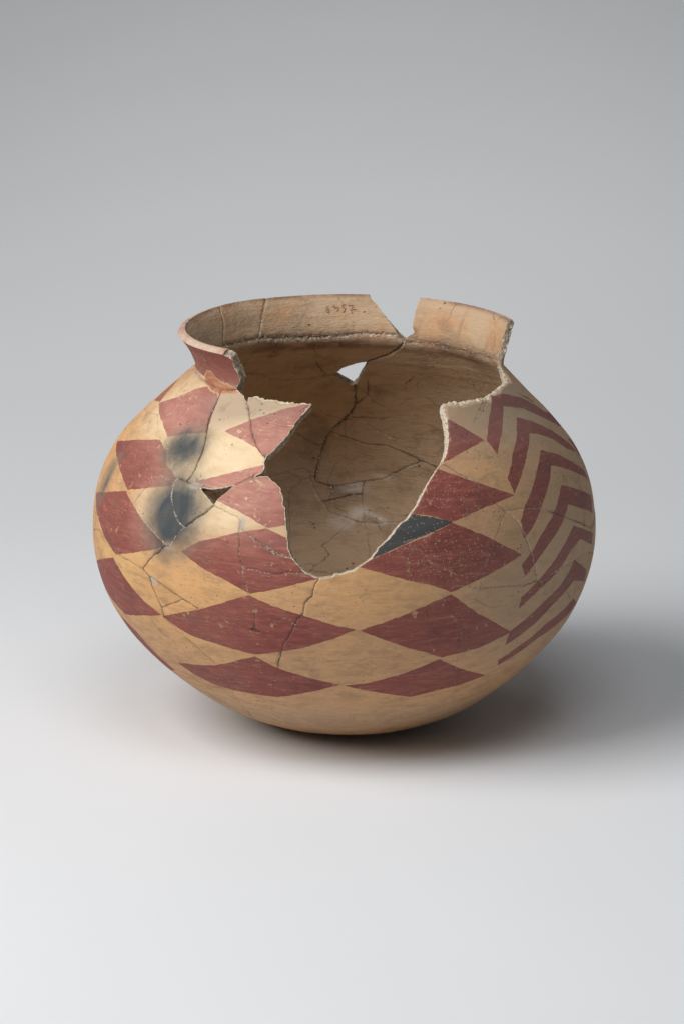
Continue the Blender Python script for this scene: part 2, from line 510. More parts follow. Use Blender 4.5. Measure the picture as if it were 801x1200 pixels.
# ---------------------------------------------------------------- what was broken away
lipT = L + .006
open_o = [(268, 413), (271, 420), (275, 430), (279, 437), (281.5, 445), (280, 450), (277, 455),
          (280, 458), (284.5, 463), (288, 469), (290, 471), (291, 465), (300, 463.5), (314, 467), (332, 469.5), (348, 472), (366, 473),
          (358, 482), (350, 491), (340, 504), (332, 516), (325, 523), (318, 530), (311, 536), (309, 541), (309.5, 548), (306, 554), (298, 557),
          (299, 559), (305, 557.5), (314, 557.5), (322, 565), (329, 572), (331, 580), (331, 590), (334, 603), (335, 615), (337, 627), (338, 643), (342, 653),
          (353, 666), (362, 673), (374, 677.5), (381, 677), (397, 673), (413, 669), (420, 664), (431, 657), (438, 649), (448, 638),
          (457, 627), (467, 615), (479, 604), (484, 597), (491, 585), (498, 570), (506, 557), (516, 542), (520, 535), (524, 522),
          (524.5, 507), (522.5, 490), (519, 478), (520, 472), (530, 469.5), (545, 468), (556, 466), (567, 464), (577, 459),
          (586, 451), (594, 444)]
po = pol('O', open_o)
lip_l = po[0, 0]
right_edge = pol('P', [(82, 329), (87, 334), (91, 340), (96, 347), (103, 355)])
opening = np.vstack([[(lip_l + .01, lipT), (lip_l + .004, L - .001)], po, right_edge, [(right_edge[-1, 0] + .01, lipT)]])
gap = pol('I', [(433, 349), (441, 357), (454, 375), (464, 390), (470, 399), (473, 402), (477, 395), (486, 390), (483, 384), (485, 372), (488, 361), (490, 354)])
th_a, th_b = gap[0, 0], gap[-1, 0]
gap = np.vstack([[(th_a + .012, lipT)], gap, [(th_b - .004, lipT)]])
hole_small = pol('O', [(234, 571), (246, 573), (258, 572), (275, 568), (264, 578), (256, 584), (251, 592), (245, 585), (239, 578)])
hole_back = pol('I', [(390, 440), (402, 431), (418, 426), (432, 423.5), (426, 436), (423, 440), (419, 449), (413, 453.5), (401, 447)])
hole_chip = pol('O', [(292, 739), (296, 737), (297.5, 732), (300, 738), (306, 742), (301, 742)])

KEEP = np.full(TH.shape, .006)
for i, (P, j) in enumerate(((opening, .00036), (gap, .00015), (hole_small, .00012), (hole_back, .00012))):
    P = densify(P, .0016, True, j, 11 + i)
    KEEP = np.minimum(KEEP, -sdf_poly(P, TH, TT))

# snap grid vertices to the break line so that the edge is clean
def grid_xyz(TH, TT):
    r = np.interp(TT, tf, prof[:, 0]); z = np.interp(TT, tf, prof[:, 1])
    return np.stack([xoff(z) + r * np.sin(TH), -r * np.cos(TH), z], -1)

def snap(F, TH, TT):
    """move vertices next to the zero line of F onto it; returns flags"""
    flag = np.zeros(F.shape, bool)
    best = np.full(F.shape, 9.0)
    nth, ntt = TH.copy(), TT.copy()
    # horizontal edges (wrapping)
    for axis, back in ((1, 0), (1, 1), (0, 0), (0, 1)):
        G = np.roll(F, -1 if not back else 1, axis)
        H = np.roll(TH, -1 if not back else 1, axis)
        K = np.roll(TT, -1 if not back else 1, axis)
        dH = (H - TH + math.pi) % (2 * math.pi) - math.pi
        cross = (F > 0) != (G > 0)
        if axis == 0:
            if not back: cross[-1] = False
            else: cross[0] = False
        with np.errstate(all='ignore'):
            s = F / (F - G)
        m = cross & (s <= .5) & (s < best)
        nth[m] = TH[m] + s[m] * dH[m]
        ntt[m] = TT[m] + s[m] * (K - TT)[m]
        best[m] = s[m]
        flag |= m
    return nth, ntt, flag
TH, TT, on_break = snap(KEEP, TH, TT)
KEEP[on_break] = 0.0

# ---------------------------------------------------------------- joins between the sherds
# (side, points, half width mm, groove depth mm, dark 0..1, pale 0..1, which faces 'o'/'i'/'b')
CR = []
def crack(side, pts, w=.5, dep=.55, dark=.8, pale=0., faces='b', jit=.00022):
    CR.append((pol(side, pts), w / 1000, dep / 1000, dark, pale, faces, jit))
def hidden(*pts):
    crack('P', pts, .4, .3, .5, .1)
C = crack
# --- seen on the outside, left
C('O', [(259, 457), (256, 466), (251, 477), (246, 488), (243, 500), (241, 514), (238, 526), (234, 536), (228, 550), (222, 560), (216, 564)], .5, .6, .8)
C('O', [(289, 469), (292, 483), (294, 496), (297, 514), (304, 528), (311, 537)], .5, .6, .8)
C('O', [(236, 572), (229, 569), (223, 566), (215, 563), (207, 559)], .8, .8, .75, .35)
C('O', [(207, 559), (199, 562), (187, 557), (180, 563), (168, 574), (158, 588)], .35, .2, .25, .35)
C('O', [(158, 588), (146, 600), (130, 604), (116, 606)], .3, .12, .12)
hidden((-75, 228), (-95, 224), (-118, 219), (-140, 226), (-159, 243))
C('O', [(207, 559), (202, 541), (197.5, 528), (194, 515)], .4, .2, .25, .3)
C('O', [(186, 485), (175, 493), (163, 500), (147, 516)], .35, .2, .35)
C('O', [(184, 493), (186, 505), (188, 515)], .3, .15, .3)
C('O', [(207, 559), (203, 569), (201, 582), (203, 595), (207, 606), (211, 613), (216, 618)], .4, .35, .15, .8)
C('O', [(251, 592), (240, 602), (228, 609), (218, 617)], .75, 1.0, .95)
C('O', [(218, 617), (212, 621), (206, 628), (203, 634), (198, 640)], .5, .4, .2, .7)
C('O', [(198, 640), (192, 641), (186, 648), (180, 652), (173, 659), (167, 667)], .55, .7, .85)
C('O', [(198, 640), (186, 630), (178, 621), (166, 606), (158, 588)], .35, .15, .1, .45, 'b', .0001)
C('O', [(167, 667), (152, 658), (142, 652), (133, 644)], .5, .4, .6, .3)
C('O', [(133, 644), (124, 632), (116, 620)], .35, .2, .35)
C('O', [(167, 667), (176, 676), (186, 683), (196, 690), (206, 697), (215, 703), (224, 709), (232, 714)], .55, .6, .8)
C('O', [(174, 674), (179, 690), (186, 706), (190, 714), (192, 722), (207, 739), (222, 751), (240, 766), (252, 776)], .38, .35, .7)
C('O', [(190, 712), (200, 708), (215, 703)], .38, .35, .7)
C('O', [(232, 714), (250, 722), (270, 730), (293, 738)], .3, .12, .2)
C('O', [(252, 776), (268, 797), (290, 833)], .3, .12, .18)
hidden((-37, 101), (-44, 80), (-47, 62))
hidden(*[(a, 62 + 2 * math.sin(a * .11)) for a in range(-180, 181, 6)])
C('O', [(212, 790), (230, 797), (247, 804), (265, 806), (277, 810)], .35, .3, .6)
C('O', [(251, 592), (261, 597), (270, 603), (279, 606), (283, 612), (284, 619.5), (290, 626), (299, 633), (312, 642), (326, 649), (341, 653)], .6, .55, .6, .55)
C('O', [(298, 558), (286, 562.5), (275, 568)], .6, .7, .7, .4)
C('O', [(282, 611), (280.5, 625), (281, 641), (282, 654), (284, 664.5)], .5, .5, .5, .35)
C('O', [(284, 664.5), (285, 677), (289, 688), (292, 696), (297, 703), (300, 712), (299, 724), (298, 736)], .45, .35, .3, .3)
C('O', [(284, 664.5), (294, 667), (308, 670), (321, 673.5), (339, 671), (355, 672), (366, 676), (374, 677.5)], .5, .5, .5, .5)
C('O', [(374, 677.5), (367, 691), (366, 699), (357, 707), (355, 720), (345, 732), (339, 745), (332, 757), (327, 774), (326, 782)], .5, .6, .85, .2)
C('O', [(326, 782), (322, 797), (321, 812), (320, 836)], .3, .12, .15)
CR.append((np.vstack([CR[-1][0][-1:], pol('P', [(-20, 78), (-16, 62)])]),) + CR[-1][1:])
hidden((-74, 221), (-95, 205), (-120, 196), (-150, 202), (-167, 212))
# --- outside, right
C('O', [(516, 542), (529, 549), (541, 557), (552, 564), (562, 572), (572, 581), (582, 591), (592, 600)], .45, .45, .7, .35)
C('O', [(592, 600), (587, 611), (582, 625), (577, 637), (571, 652), (566, 670), (564, 685), (561, 692)], .4, .3, .2, .65)
C('O', [(592, 600), (605, 610), (611, 620), (617, 632), (622, 647), (626, 662), (629, 681)], .4, .3, .15, .85)
C('O', [(592, 600), (605, 597), (617, 595.5), (630, 595), (642, 599)], .4, .3, .2, .7)
C('O', [(642, 599), (660, 605), (672, 610), (682, 614), (692, 619)], .5, .6, .75, .2)
hidden((76, 220), (100, 225), (130, 218), (153, 214))
hidden((74, 207), (100, 190), (130, 176), (158, 180))
hidden((79, 232), (76, 221))
hidden((153, 244), (130, 250), (105, 252), (91, 251))
hidden((175, 179), (170, 120), (172, 62))
C('O', [(561, 692), (570, 689), (595, 687), (612, 687), (629, 681)], .3, .2, .45)
C('O', [(629, 681), (636, 682), (645, 674), (657, 665)], .35, .25, .1, .8)
C('O', [(657, 665), (668, 660), (682, 650), (690, 646)], .3, .15, .3)
C('O', [(595, 449), (607, 461), (625, 471), (640, 484), (660, 502), (675, 522), (684, 543)], .75, .8, .95)
C('O', [(684, 543), (690, 566), (692, 592)], .35, .3, .45)
C('O', [(561, 692), (548, 716), (538, 748), (531, 790), (520, 838)], .28, .1, .08)
hidden((41, 92), (38, 78), (36, 62))
C('O', [(470, 636), (486, 632), (505, 625)], .35, .15, 0, .5, 'o')
C('O', [(480, 642), (492, 645), (505, 660), (522, 668), (540, 676)], .35, .15, 0, .45, 'o')
for pts in ([(170, 478), (176, 484), (186, 486)], [(160, 490), (172, 486), (183, 474)], [(186, 486), (184, 494)], [(672, 656), (678, 664), (685, 675)], [(670, 680), (676, 688), (680, 695)],
            [(663, 692), (666, 700), (668, 707)], [(640, 484), (650, 489), (661, 498)], [(655, 530), (668, 538), (681, 549)], [(573, 464), (566, 478), (560, 491)], [(566, 470), (560, 482), (555, 494)],
            [(612, 466), (624, 478), (636, 486)], [(676, 580), (683, 600), (684, 613)], [(545, 512), (556, 522), (563, 535)], [(240, 640), (258, 632), (266, 640)], [(520, 700), (540, 728), (536, 752)],
            [(178, 727), (190, 742), (206, 752)], [(390, 780), (412, 776), (430, 783)], [(560, 705), (575, 712), (592, 709)], [(330, 825), (352, 832), (370, 829)], [(300, 722), (322, 727), (338, 724)]):
    C('O', pts, .26, .12, .5, .1, 'o')
# --- neck join, all round
C('P', [(a, T_NECK * 1000 + 1.2 * math.sin(a * .21)) for a in range(-118, -88, 3)], .5, .55, .75, .25)
C('O', [(227, 431), (231, 438), (239, 446), (250, 452), (259, 456), (268, 457), (278, 456)], .7, .8, .6, .35)
C('I', [(262, 405), (282, 401), (304, 396.5), (325, 396), (350, 395.5), (375, 395), (400, 394), (425, 391), (461, 392.5), (472, 401)], .8, 1.0, .75, .35, 'i')
C('I', [(472, 401), (490, 401), (522, 407), (542, 411), (568, 419), (586, 428)], .7, .5, .3, 0, 'i')
C('O', [(235, 408), (238, 415), (238, 424), (234, 434), (231, 438)], .4, .35, .35, .3)
# --- seen inside
C('I', [(311, 350), (310, 357.5), (307, 371), (305, 385), (303.5, 396)], .7, .7, .55, .7)
C('I', [(257, 360), (258, 367), (261, 377), (262, 392), (262, 405)], .45, .5, .75)
C('I', [(231, 375), (240, 389), (246, 400)], .4, .4, .7)
C('I', [(472, 402), (467, 408), (460, 413), (445, 419), (432, 423.5)], .9, 1.0, .85, .2, 'i')
C('I', [(280, 441), (290, 438.5), (307, 440), (315, 445), (342, 446), (360, 445), (380, 441), (390, 440)], .55, .6, .7, .35)
C('I', [(370, 424), (375, 432), (381, 439)], .5, .5, .7)
hidden((-143, 300), (-141, 318), (-140, 333))
C('I', [(416, 454), (416, 465), (416, 474), (411, 484), (402, 492), (390, 502), (384, 510), (380, 520)], .8, 1.0, .95, .15)
C('I', [(380, 520), (376, 530), (374, 537), (371, 547), (369, 555), (370, 565), (382, 568.5), (391, 571)], .8, .8, .7)
C('I', [(391, 571), (412, 567), (426, 564), (447, 562), (462, 555), (475, 548.5), (490, 542), (491, 539)], .7, .8, .7, .55)
C('I', [(377, 588), (392, 585), (407, 580.5), (424, 579), (426, 564)], .7, .9, .9)
C('I', [(391, 571), (387, 579), (384, 587)], .5, .5, .6, .3)
C('I', [(391, 506), (402, 511), (427, 520), (442, 521), (455, 523), (470, 528.5), (490, 538.5), (510, 547), (522, 553)], .55, .6, .85)
C('I', [(411, 486), (430, 497), (442, 505), (455, 511), (463, 514)], .6, .5, .25, .8)
C('I', [(463, 514), (482, 512), (500, 506), (520, 504)], .3, .1, .1)
C('I', [(346, 507), (360, 517), (372, 522), (380, 520)], .7, .6, .45, .25)
C('I', [(346, 507), (330, 500), (312, 503)], .5, .4, .5)
C('I', [(425, 440), (431, 446), (431, 457), (430, 465), (416, 474)], .6, .5, .7)
C('I', [(362, 555), (366, 570), (372, 581), (377, 588), (385, 600), (405, 607), (420, 612), (440, 614), (465, 612), (500, 609)], .6, .5, .3, .5)
C('I', [(369, 555), (355, 548), (342, 552)], .3, .2, .3)
C('I', [(424, 579), (424, 592), (427, 606)], .4, .3, .45)
C('I', [(476, 450), (484, 443)], .4, .4, .8, 0, 'i')
C('I', [(412, 488), (440, 491), (458, 489)], .5, .3, .45, 0, 'i')

def link_ends():
    """run every loose end of a join on to the next join or break edge when it is close"""
    targets = [densify(c[0], .001) for c in CR] + [densify(h, .001, True) for h in (opening, gap, hole_small, hole_back)]
    for ci in range(len(CR)):
        P = CR[ci][0]
        for end in (0, -1):
            e = P[end]
            r = float(np.interp(e[1], tf, prof[:, 0]))
            best, bq = .0042, None
            for ti, Q in enumerate(targets):
                if ti == ci:
                    continue
                dth = (Q[:, 0] - e[0] + math.pi) % (2 * math.pi) - math.pi
                d = np.hypot(dth * r, Q[:, 1] - e[1])
                k = int(np.argmin(d))
                if d[k] < best:
                    best, bq = d[k], np.array([e[0] + dth[k], Q[k, 1]])
            if bq is not None and best > 1e-5:
                over = bq + (bq - e) / best * .0004
                P = np.vstack([[over], P]) if end == 0 else np.vstack([P, [over]])
        CR[ci] = (P,) + CR[ci][1:]
link_ends()

crackD = np.full(TH.shape, 9.0)             # nearest distance for snapping
near_th, near_t = TH.copy(), TT.copy()
on_crack = np.zeros(TH.shape, bool)
step_th = np.gradient(th_g)
step_t = np.gradient(t_g)
def side_fields():
    return dict(cd=np.full(TH.shape, .0032), kd=np.zeros(TH.shape), kw=np.zeros(TH.shape), wid=np.full(TH.shape, .0004), dep=np.zeros(TH.shape))
FO, FI = side_fields(), side_fields()

def apply_cracks():
    for ci, (P, wd, dep, dark, pale, faces, jit) in enumerate(CR):
        P = densify(P, .0018, False, jit, 100 + ci)
        r = np.random.default_rng(500 + ci)
        k = len(P)
        vary = np.interp(np.linspace(0, 1, k), np.linspace(0, 1, max(3, k // 3)), r.uniform(.6, 1.25, max(3, k // 3)))
        for i in range(k - 1):
            a, b_ = P[i], P[i + 1]
            mg = .0032
            rr = max(.004, float(np.interp((a[1] + b_[1]) / 2, tf, prof[:, 0])))
            lo, hi = min(a[0], b_[0]) - mg / rr, max(a[0], b_[0]) + mg / rr
            r0 = np.searchsorted(t_g, min(a[1], b_[1]) - mg); r1 = np.searchsorted(t_g, max(a[1], b_[1]) + mg)
            if r1 <= r0:
                continue
            for sh in (-2 * math.pi, 0, 2 * math.pi):
                c0, c1 = np.searchsorted(th_g, lo + sh), np.searchsorted(th_g, hi + sh)
                if c1 <= c0:
                    continue
                sl = (slice(r0, r1), slice(c0, c1))
                th = TH[sl] - sh; tt = TT[sl]
                ax, ay, bx, by = a[0] * rr, a[1], b_[0] * rr, b_[1]
                ex, ey = bx - ax, by - ay
                h = np.clip(((th * rr - ax) * ex + (tt - ay) * ey) / (ex * ex + ey * ey + 1e-18), 0, 1)
                qx, qy = ax + h * ex, ay + h * ey
                d = np.hypot(th * rr - qx, tt - qy)
                m = d < crackD[sl]
                crackD[sl][m] = d[m]
                near_th[sl][m] = (qx / rr + sh)[m]
                near_t[sl][m] = qy[m]
                cs = rr * step_th[c0:c1][None, :]; ct = step_t[r0:r1][:, None]
                nl = math.hypot(ex, ey) + 1e-12
                thr = .5 * np.maximum(cs * abs(ey / nl), ct * abs(ex / nl)) + 1e-6
                on_crack[sl] |= d <= thr
                for f, F in (('o', FO), ('i', FI)):
                    if faces not in (f, 'b'):
                        continue
                    m = d < F['cd'][sl]
                    F['cd'][sl][m] = d[m]
                    F['kd'][sl][m] = dark; F['kw'][sl][m] = pale
                    F['wid'][sl][m] = wd * vary[i]; F['dep'][sl][m] = dep
apply_cracks()
PIT = sdf_poly(hole_chip, TH, TT)
FO['kd'] = np.where(PIT > -.0006, .85, FO['kd']); FO['cd'] = np.where(PIT > -.0002, np.minimum(FO['cd'], .0001), FO['cd'])
mv = on_crack & ~on_break
TH[mv] = near_th[mv]; TT[mv] = near_t[mv]
TT[-1] = L
for F in (FO, FI):
    F['cd'][mv & (F['cd'] - crackD < 1e-9)] = 0.0
    F['groove'] = F['dep'] * np.clip(1.1 - F['cd'] / (1.3 * F['wid']), 0, 1)
depth_o, depth_i = FO['groove'], FI['groove']
barrier = on_crack | on_break

# ---------------------------------------------------------------- painted design
RED = []
def red(*pts): RED.append(densify(pol('O', pts), .004, True, .00012, 900 + len(RED)))
def red_p(pts): RED.append(np.array([(math.radians(a), t / 1000) for a, t in pts]))
red((187, 472), (210, 465), (230, 456), (243, 453), (256, 458), (255, 467), (248, 488), (243, 507), (222, 508), (197, 512), (191, 495))
red((181, 469), (201, 451), (211, 443), (199, 457), (188, 471))
red((138, 517), (162, 515), (188, 515), (195, 528), (196, 545), (207, 560), (201, 569), (150, 574), (143, 556), (138, 537))
red((215, 567), (240, 561), (268, 554), (309, 544), (314, 552), (280, 566), (256, 574), (234, 571))
red((262, 505), (293, 492), (330, 480), (352, 475), (372, 472), (345, 502), (312, 538), (300, 524), (280, 513))
red((253, 586), (275, 567), (305, 556), (325, 560), (342, 580), (342, 614), (314, 619), (297, 609), (279, 599))
red((212, 646), (234, 634), (279, 624), (312, 619), (345, 634), (345, 655), (376, 677), (357, 682), (326, 690), (293, 696), (267, 681), (238, 666))
red((114, 577), (148, 575), (160, 598), (174, 618), (190, 634), (197, 641), (170, 646), (136, 650), (124, 632), (117, 612), (113, 594))
red((113, 657), (133, 653), (150, 682), (168, 703), (190, 721), (148, 720), (135, 706), (124, 690), (116, 672))
red((141, 719), (160, 739), (186, 768), (206, 785), (200, 785), (178, 767), (155, 741))
red((190, 722), (235, 714), (292, 697), (322, 711), (355, 721), (387, 731), (417, 738), (390, 749), (355, 759), (330, 764), (303, 767), (285, 764), (260, 757), (222, 744), (202, 731))
red((208, 776), (252, 779), (299, 769), (322, 781), (355, 792), (398, 802), (367, 810), (325, 817), (303, 814), (281, 810), (252, 802), (227, 789))
red((403, 803), (430, 800), (465, 791), (514, 772), (537, 782), (568, 791), (540, 802), (507, 811), (480, 817), (452, 813), (420, 807))
red((421, 739), (470, 722), (527, 696), (560, 719), (598, 740), (560, 759), (517, 770), (470, 757), (440, 746))
red((405, 668), (440, 653), (480, 636), (530, 613), (575, 631), (611, 650), (570, 675), (528, 694), (500, 684), (480, 681), (445, 671), (420, 664))
red((503, 545), (515, 550), (545, 561), (575, 571), (602, 580), (562, 597), (530, 612), (505, 605), (472, 600), (490, 570))
red((512, 488), (525, 491), (545, 502), (567, 516), (545, 528), (519, 542), (508, 544))
# chevrons on the right
red((575, 462), (589, 461), (610, 466), (625, 474), (642, 486), (655, 497), (648, 496), (632, 488), (612, 479), (589, 476), (588, 492), (584, 520), (582, 533), (569, 516), (572, 490))
red((604, 489), (620, 493), (645, 504), (666, 519), (676, 531), (664, 526), (645, 514), (630, 509), (619, 508), (617, 530), (611, 555), (602, 578), (594, 560), (600, 530))
red((632, 527), (650, 531), (668, 540), (684, 552), (688, 562), (672, 553), (655, 547), (645, 545), (643, 565), (637, 585), (630, 603), (622, 620), (613, 631), (609, 610), (614, 593), (623, 573), (628, 553))
red((657, 568), (672, 572), (691, 580), (694, 601), (680, 596), (665, 591), (657, 615), (643, 637), (630, 655), (615, 676), (611, 662), (621, 649), (633, 627), (645, 607), (652, 590))
red((671, 616), (684, 620), (694, 625), (692, 638), (679, 632), (668, 645), (653, 670), (631, 690), (606, 714), (610, 700), (634, 675), (650, 655), (662, 635))
red((672, 656), (681, 663), (686, 668), (683, 681), (671, 680), (662, 692), (644, 711), (625, 731), (600, 750), (590, 756), (596, 740), (616, 724), (637, 704), (655, 686), (667, 667))
red((671, 700), (674, 706), (666, 717), (655, 728), (629, 747), (612, 760), (582, 779), (582, 773), (600, 761), (622, 745), (637, 731), (660, 713))
# continuation round the back: rows of diamonds and the mirrored chevrons
for row, (t0, t1) in enumerate(((92, 132), (134, 190), (190, 246), (246, 300))):
    for k in range(6):
        a = -95 - 20 * k - 10 * (row % 2)
        if a < -178: continue
        red_p([(a - 10, (t0 + t1) / 2), (a, t0), (a + 10, (t0 + t1) / 2), (a, t1)])
for k in range(7):
    t = 150 + 22 * k
    red_p([(86, t), (120, t - 26), (120, t - 14), (86, t + 12)])
BLK = [densify(pol('O', [(466, 599), (505, 606), (530, 612), (480, 635), (436, 654), (425, 652)]), .004, True, .0001, 5)]

def field(polys):
    D = np.full(TH.shape, -.006)
    for P in polys:
        np.maximum(D, sdf_poly(P, TH, TT), out=D)
    return np.clip(D * 1000, -6, 6)
RED_D, BLK_D = field(RED), field(BLK)
NECK_RED = np.minimum(TT * 1000 - (T_NECK * 1000 + 0.6), (math.radians(200) + 0 * TH))
# red band painted on the outside of the neck
RED_D = np.maximum(RED_D, np.clip(NECK_RED, -6, 6))

EXF = densify(pol('O', [(243, 432), (248, 433), (253, 441), (261, 447), (270, 451), (282, 454), (280, 462), (252, 462), (240, 448), (240, 440)]), .003, True, .0002, 3)
exf = np.clip(sdf_poly(EXF, TH, TT) * 1000, -6, 6)
RED_D = np.minimum(RED_D, -exf)
def blob(side, px, rx, ry, rot=0.0, power=2.0):
    """soft patch around a photo pixel; radii in mm along (theta, t)"""
    c = to_surface([px], side)[0]
    r = float(np.interp(c[1], tf, prof[:, 0]))
    dth = (TH - c[0] + math.pi) % (2 * math.pi) - math.pi
    x, y = dth * r * 1000, (TT - c[1]) * 1000
    ca, sa = math.cos(rot), math.sin(rot)
    u, v = (ca * x + sa * y) / rx, (-sa * x + ca * y) / ry
    return np.exp(-(u * u + v * v) ** (power / 2))
Z0 = np.zeros(TH.shape)
soot = np.clip(1.15 * blob('O', (203, 603), 20.5, 24, .0, 3.0) + .95 * blob('O', (217, 523), 17, 14, 0, 3.0) + .55 * blob('O', (126, 560), 10, 18, -.3, 3) , 0, 1)
pale = np.clip(.9 * blob('O', (262, 540), 42, 30, 0, 3) + .85 * blob('O', (240, 592), 26, 18, 0, 3) + .85 * blob('O', (218, 482), 50, 28, 0, 3)
               + .8 * blob('O', (300, 500), 40, 30, 0, 3) + .55 * blob('O', (172, 600), 16, 22, 0, 3) + .45 * blob('O', (310, 600), 25, 28, 0, 3), 0, .92)
warm = np.clip(.9 * blob('O', (190, 680), 75, 26, 0, 3) + .7 * blob('O', (150, 500), 50, 45, 0, 3) + .5 * blob('O', (120, 640), 40, 40, 0, 3) + .45 * blob('O', (440, 690), 40, 18, 0, 3)
               + .35 * blob('O', (240, 745), 60, 18), 0, 1)
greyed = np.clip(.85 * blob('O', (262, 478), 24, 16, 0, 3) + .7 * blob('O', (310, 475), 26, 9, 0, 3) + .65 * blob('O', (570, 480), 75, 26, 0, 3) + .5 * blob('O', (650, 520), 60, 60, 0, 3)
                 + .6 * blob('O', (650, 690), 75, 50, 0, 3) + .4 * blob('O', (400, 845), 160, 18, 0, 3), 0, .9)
speck = np.clip(.95 * blob('O', (535, 640), 42, 30, 0, 3) + .6 * blob('O', (530, 575), 30, 25, 0, 3) + .35 * blob('O', (170, 560), 30, 30, 0, 3), 0, 1)
putty_o = np.clip(blob('O', (180, 680), 4, 2.2, -.6, 4) + blob('O', (284, 614), 2.2, 4, 0, 4) + .35 * blob('O', (198, 640), 4.5, 2.5, 0, 4) + .9 * blob('O', (228, 569), 5, 2.4, 0, 4)
                  + .8 * blob('O', (231, 440), 5, 2, 0.4, 4), 0, 1)
putty_i = np.clip(blob('I', (424, 603), 9, 6, .5, 3) + blob('I', (440, 610), 8, 4, 0, 3) + .6 * blob('I', (402, 612), 11, 6, 0, 3) + .7 * blob('I', (415, 572), 10, 4, 0, 3)
                  + .5 * blob('I', (452, 560), 10, 2.5, .3, 3), 0, 1)
grey_i = np.clip(blob('I', (408, 575), 11, 5, 0, 3) + .5 * blob('I', (345, 560), 30, 30) + .35 * blob('I', (235, 385), 30, 20), 0, 1)
neck_i = np.clip((TT - (T_NECK - .004)) / .005, 0, 1)
lip_f = np.clip((TT - (L - .0035)) / .0035, 0, 1)

# outer face spalled along the break
def win(a, b, soft=3.0):
    d = np.degrees(TH)
    return np.clip((d - a) / soft, 0, 1) * np.clip((b - d) / soft, 0, 1)
chip_w = (.0030 * win(33, 92, 4) * np.clip((TT - .312) / .006, 0, 1) + (.0002 + .0008 * np.clip((TT - .285) / .02, 0, 1)) * win(-4, 36) + .0016 * win(-39, -12) * np.clip((TT - .318) / .006, 0, 1) + .0005)
chip_w = chip_w * (1 + .35 * np.sin(TH * 29 + 2 * np.sin(TH * 13)) + .2 * np.cos(TT * 510 + TH * 7))
chip = np.where(KEEP < .0058, np.clip(1 - KEEP / np.maximum(chip_w, 1e-5), 0, 1), 0)
chip = chip * (TT < L - .0015)
# ---------------------------------------------------------------- surface positions with handmade unevenness
def wob(TH, TT, seed, amp):
    r = np.random.default_rng(seed)
    o = np.zeros(TH.shape)
    for k in range(14):
        n = r.integers(1, 9)
        o += np.sin(n * TH + r.uniform(0, 6.3)) * np.sin(TT * r.uniform(20, 150) + r.uniform(0, 6.3)) / (1 + .25 * n)
    return o * amp
def pos(curve, TH, TT, off):
    r = np.interp(TT, tf, curve[:, 0]); z = np.interp(TT, tf, curve[:, 1])
    nr = np.interp(TT, tf, nrm[:, 0]); nz = np.interp(TT, tf, nrm[:, 1])
    lw = np.clip((TT - (L - .03)) / .03, 0, 1)
    phi = math.pi / 2 - TH      # angle used when the rim was measured
    z = z + lw * (-.00047 * np.cos(2 * phi - math.pi * 0) + .0005 * np.sin(2 * phi)) * 1.0
    r = r + nr * off
    z = z + nz * off
    xo = xoff(z)
    return np.stack([xo + r * np.sin(TH), -r * np.cos(TH), z], -1), np.stack([nr * np.sin(TH), -nr * np.cos(TH), nz], -1)
off_o = wob(TH, TT, 3, .00016) - depth_o - .0016 * np.clip(PIT / .0008 + .3, 0, 1) - .55 * chip * np.minimum(chip_w, .0032)
# coil ridges and scraping marks on the inside
ridge = .00010 * np.sin(TT * 720 + 1.6 * np.sin(3 * TH)) * np.clip(1 - np.abs(TT - T_NECK + .02) / .03, 0, 1)
off_i = wob(TH, TT, 9, .00030) + depth_i + ridge
PO, NO = pos(prof, TH, TT, off_o)
PI_, NI = pos(inner, TH, TT, off_i)
thin = .5 * win(50, 118, 18) * np.clip(1 - np.abs(TT - .329) / .016, 0, 1) ** .7
PI_ = PI_ + (PO - PI_) * thin[..., None]

# ---------------------------------------------------------------- triangles
def tri_grid():
    idx = np.arange(NT * NR).reshape(NR, NT)
    a = idx[:-1, :]; b_ = np.roll(idx, -1, 1)[:-1, :]; c = np.roll(idx, -1, 1)[1:, :]; d = idx[1:, :]
    bar = barrier.ravel()
    q = np.stack([a, b_, c, d], -1).reshape(-1, 4)
    useBD = (bar[q[:, 1]] & bar[q[:, 3]]) & ~(bar[q[:, 0]] & bar[q[:, 2]])
    t1 = np.where(useBD[:, None], q[:, [0, 1, 3]], q[:, [0, 1, 2]])
    t2 = np.where(useBD[:, None], q[:, [1, 2, 3]], q[:, [0, 2, 3]])
    return np.concatenate([t1, t2])
TRI = tri_grid()
K = KEEP.ravel()
kt = K[TRI]
keep = (kt.min(1) >= 0) & (kt.max(1) > 0)
TRI = TRI[keep]
# components: triangles joined over edges that do not lie along a join
def edges_of(T):
    e = np.concatenate([T[:, [0, 1]], T[:, [1, 2]], T[:, [2, 0]]])
    own = np.tile(np.arange(len(T)), 3)
    return e, own
def components(T, bar):
    e, own = edges_of(T)
    es = np.sort(e, 1)
    key = es[:, 0].astype(np.int64) * (NT * NR) + es[:, 1]
    o = np.argsort(key, kind='stable')
    ks = key[o]
    same = ks[1:] == ks[:-1]
    i1, i2 = own[o[:-1][same]], own[o[1:][same]]
    ev = es[o[:-1][same]]
    blocked = bar[ev[:, 0]] & bar[ev[:, 1]]
    free = ~blocked
    A, B = i1[free], i2[free]
    lab = np.arange(len(T))
    for _ in range(200):
        la, lb = lab[A], lab[B]
        ne = la != lb
        if not ne.any():
            break
        lo, hi = np.minimum(la[ne], lb[ne]), np.maximum(la[ne], lb[ne])
        np.minimum.at(lab, hi, lo)
        while True:
            l2 = lab[lab]
            if (l2 == lab).all():
                break
            lab = l2
        A, B = A[ne], B[ne]
    return lab, (i1, i2)
lab, (adj1, adj2) = components(TRI, barrier.ravel())
u, inv, cnt = np.unique(lab, return_inverse=True, return_counts=True)
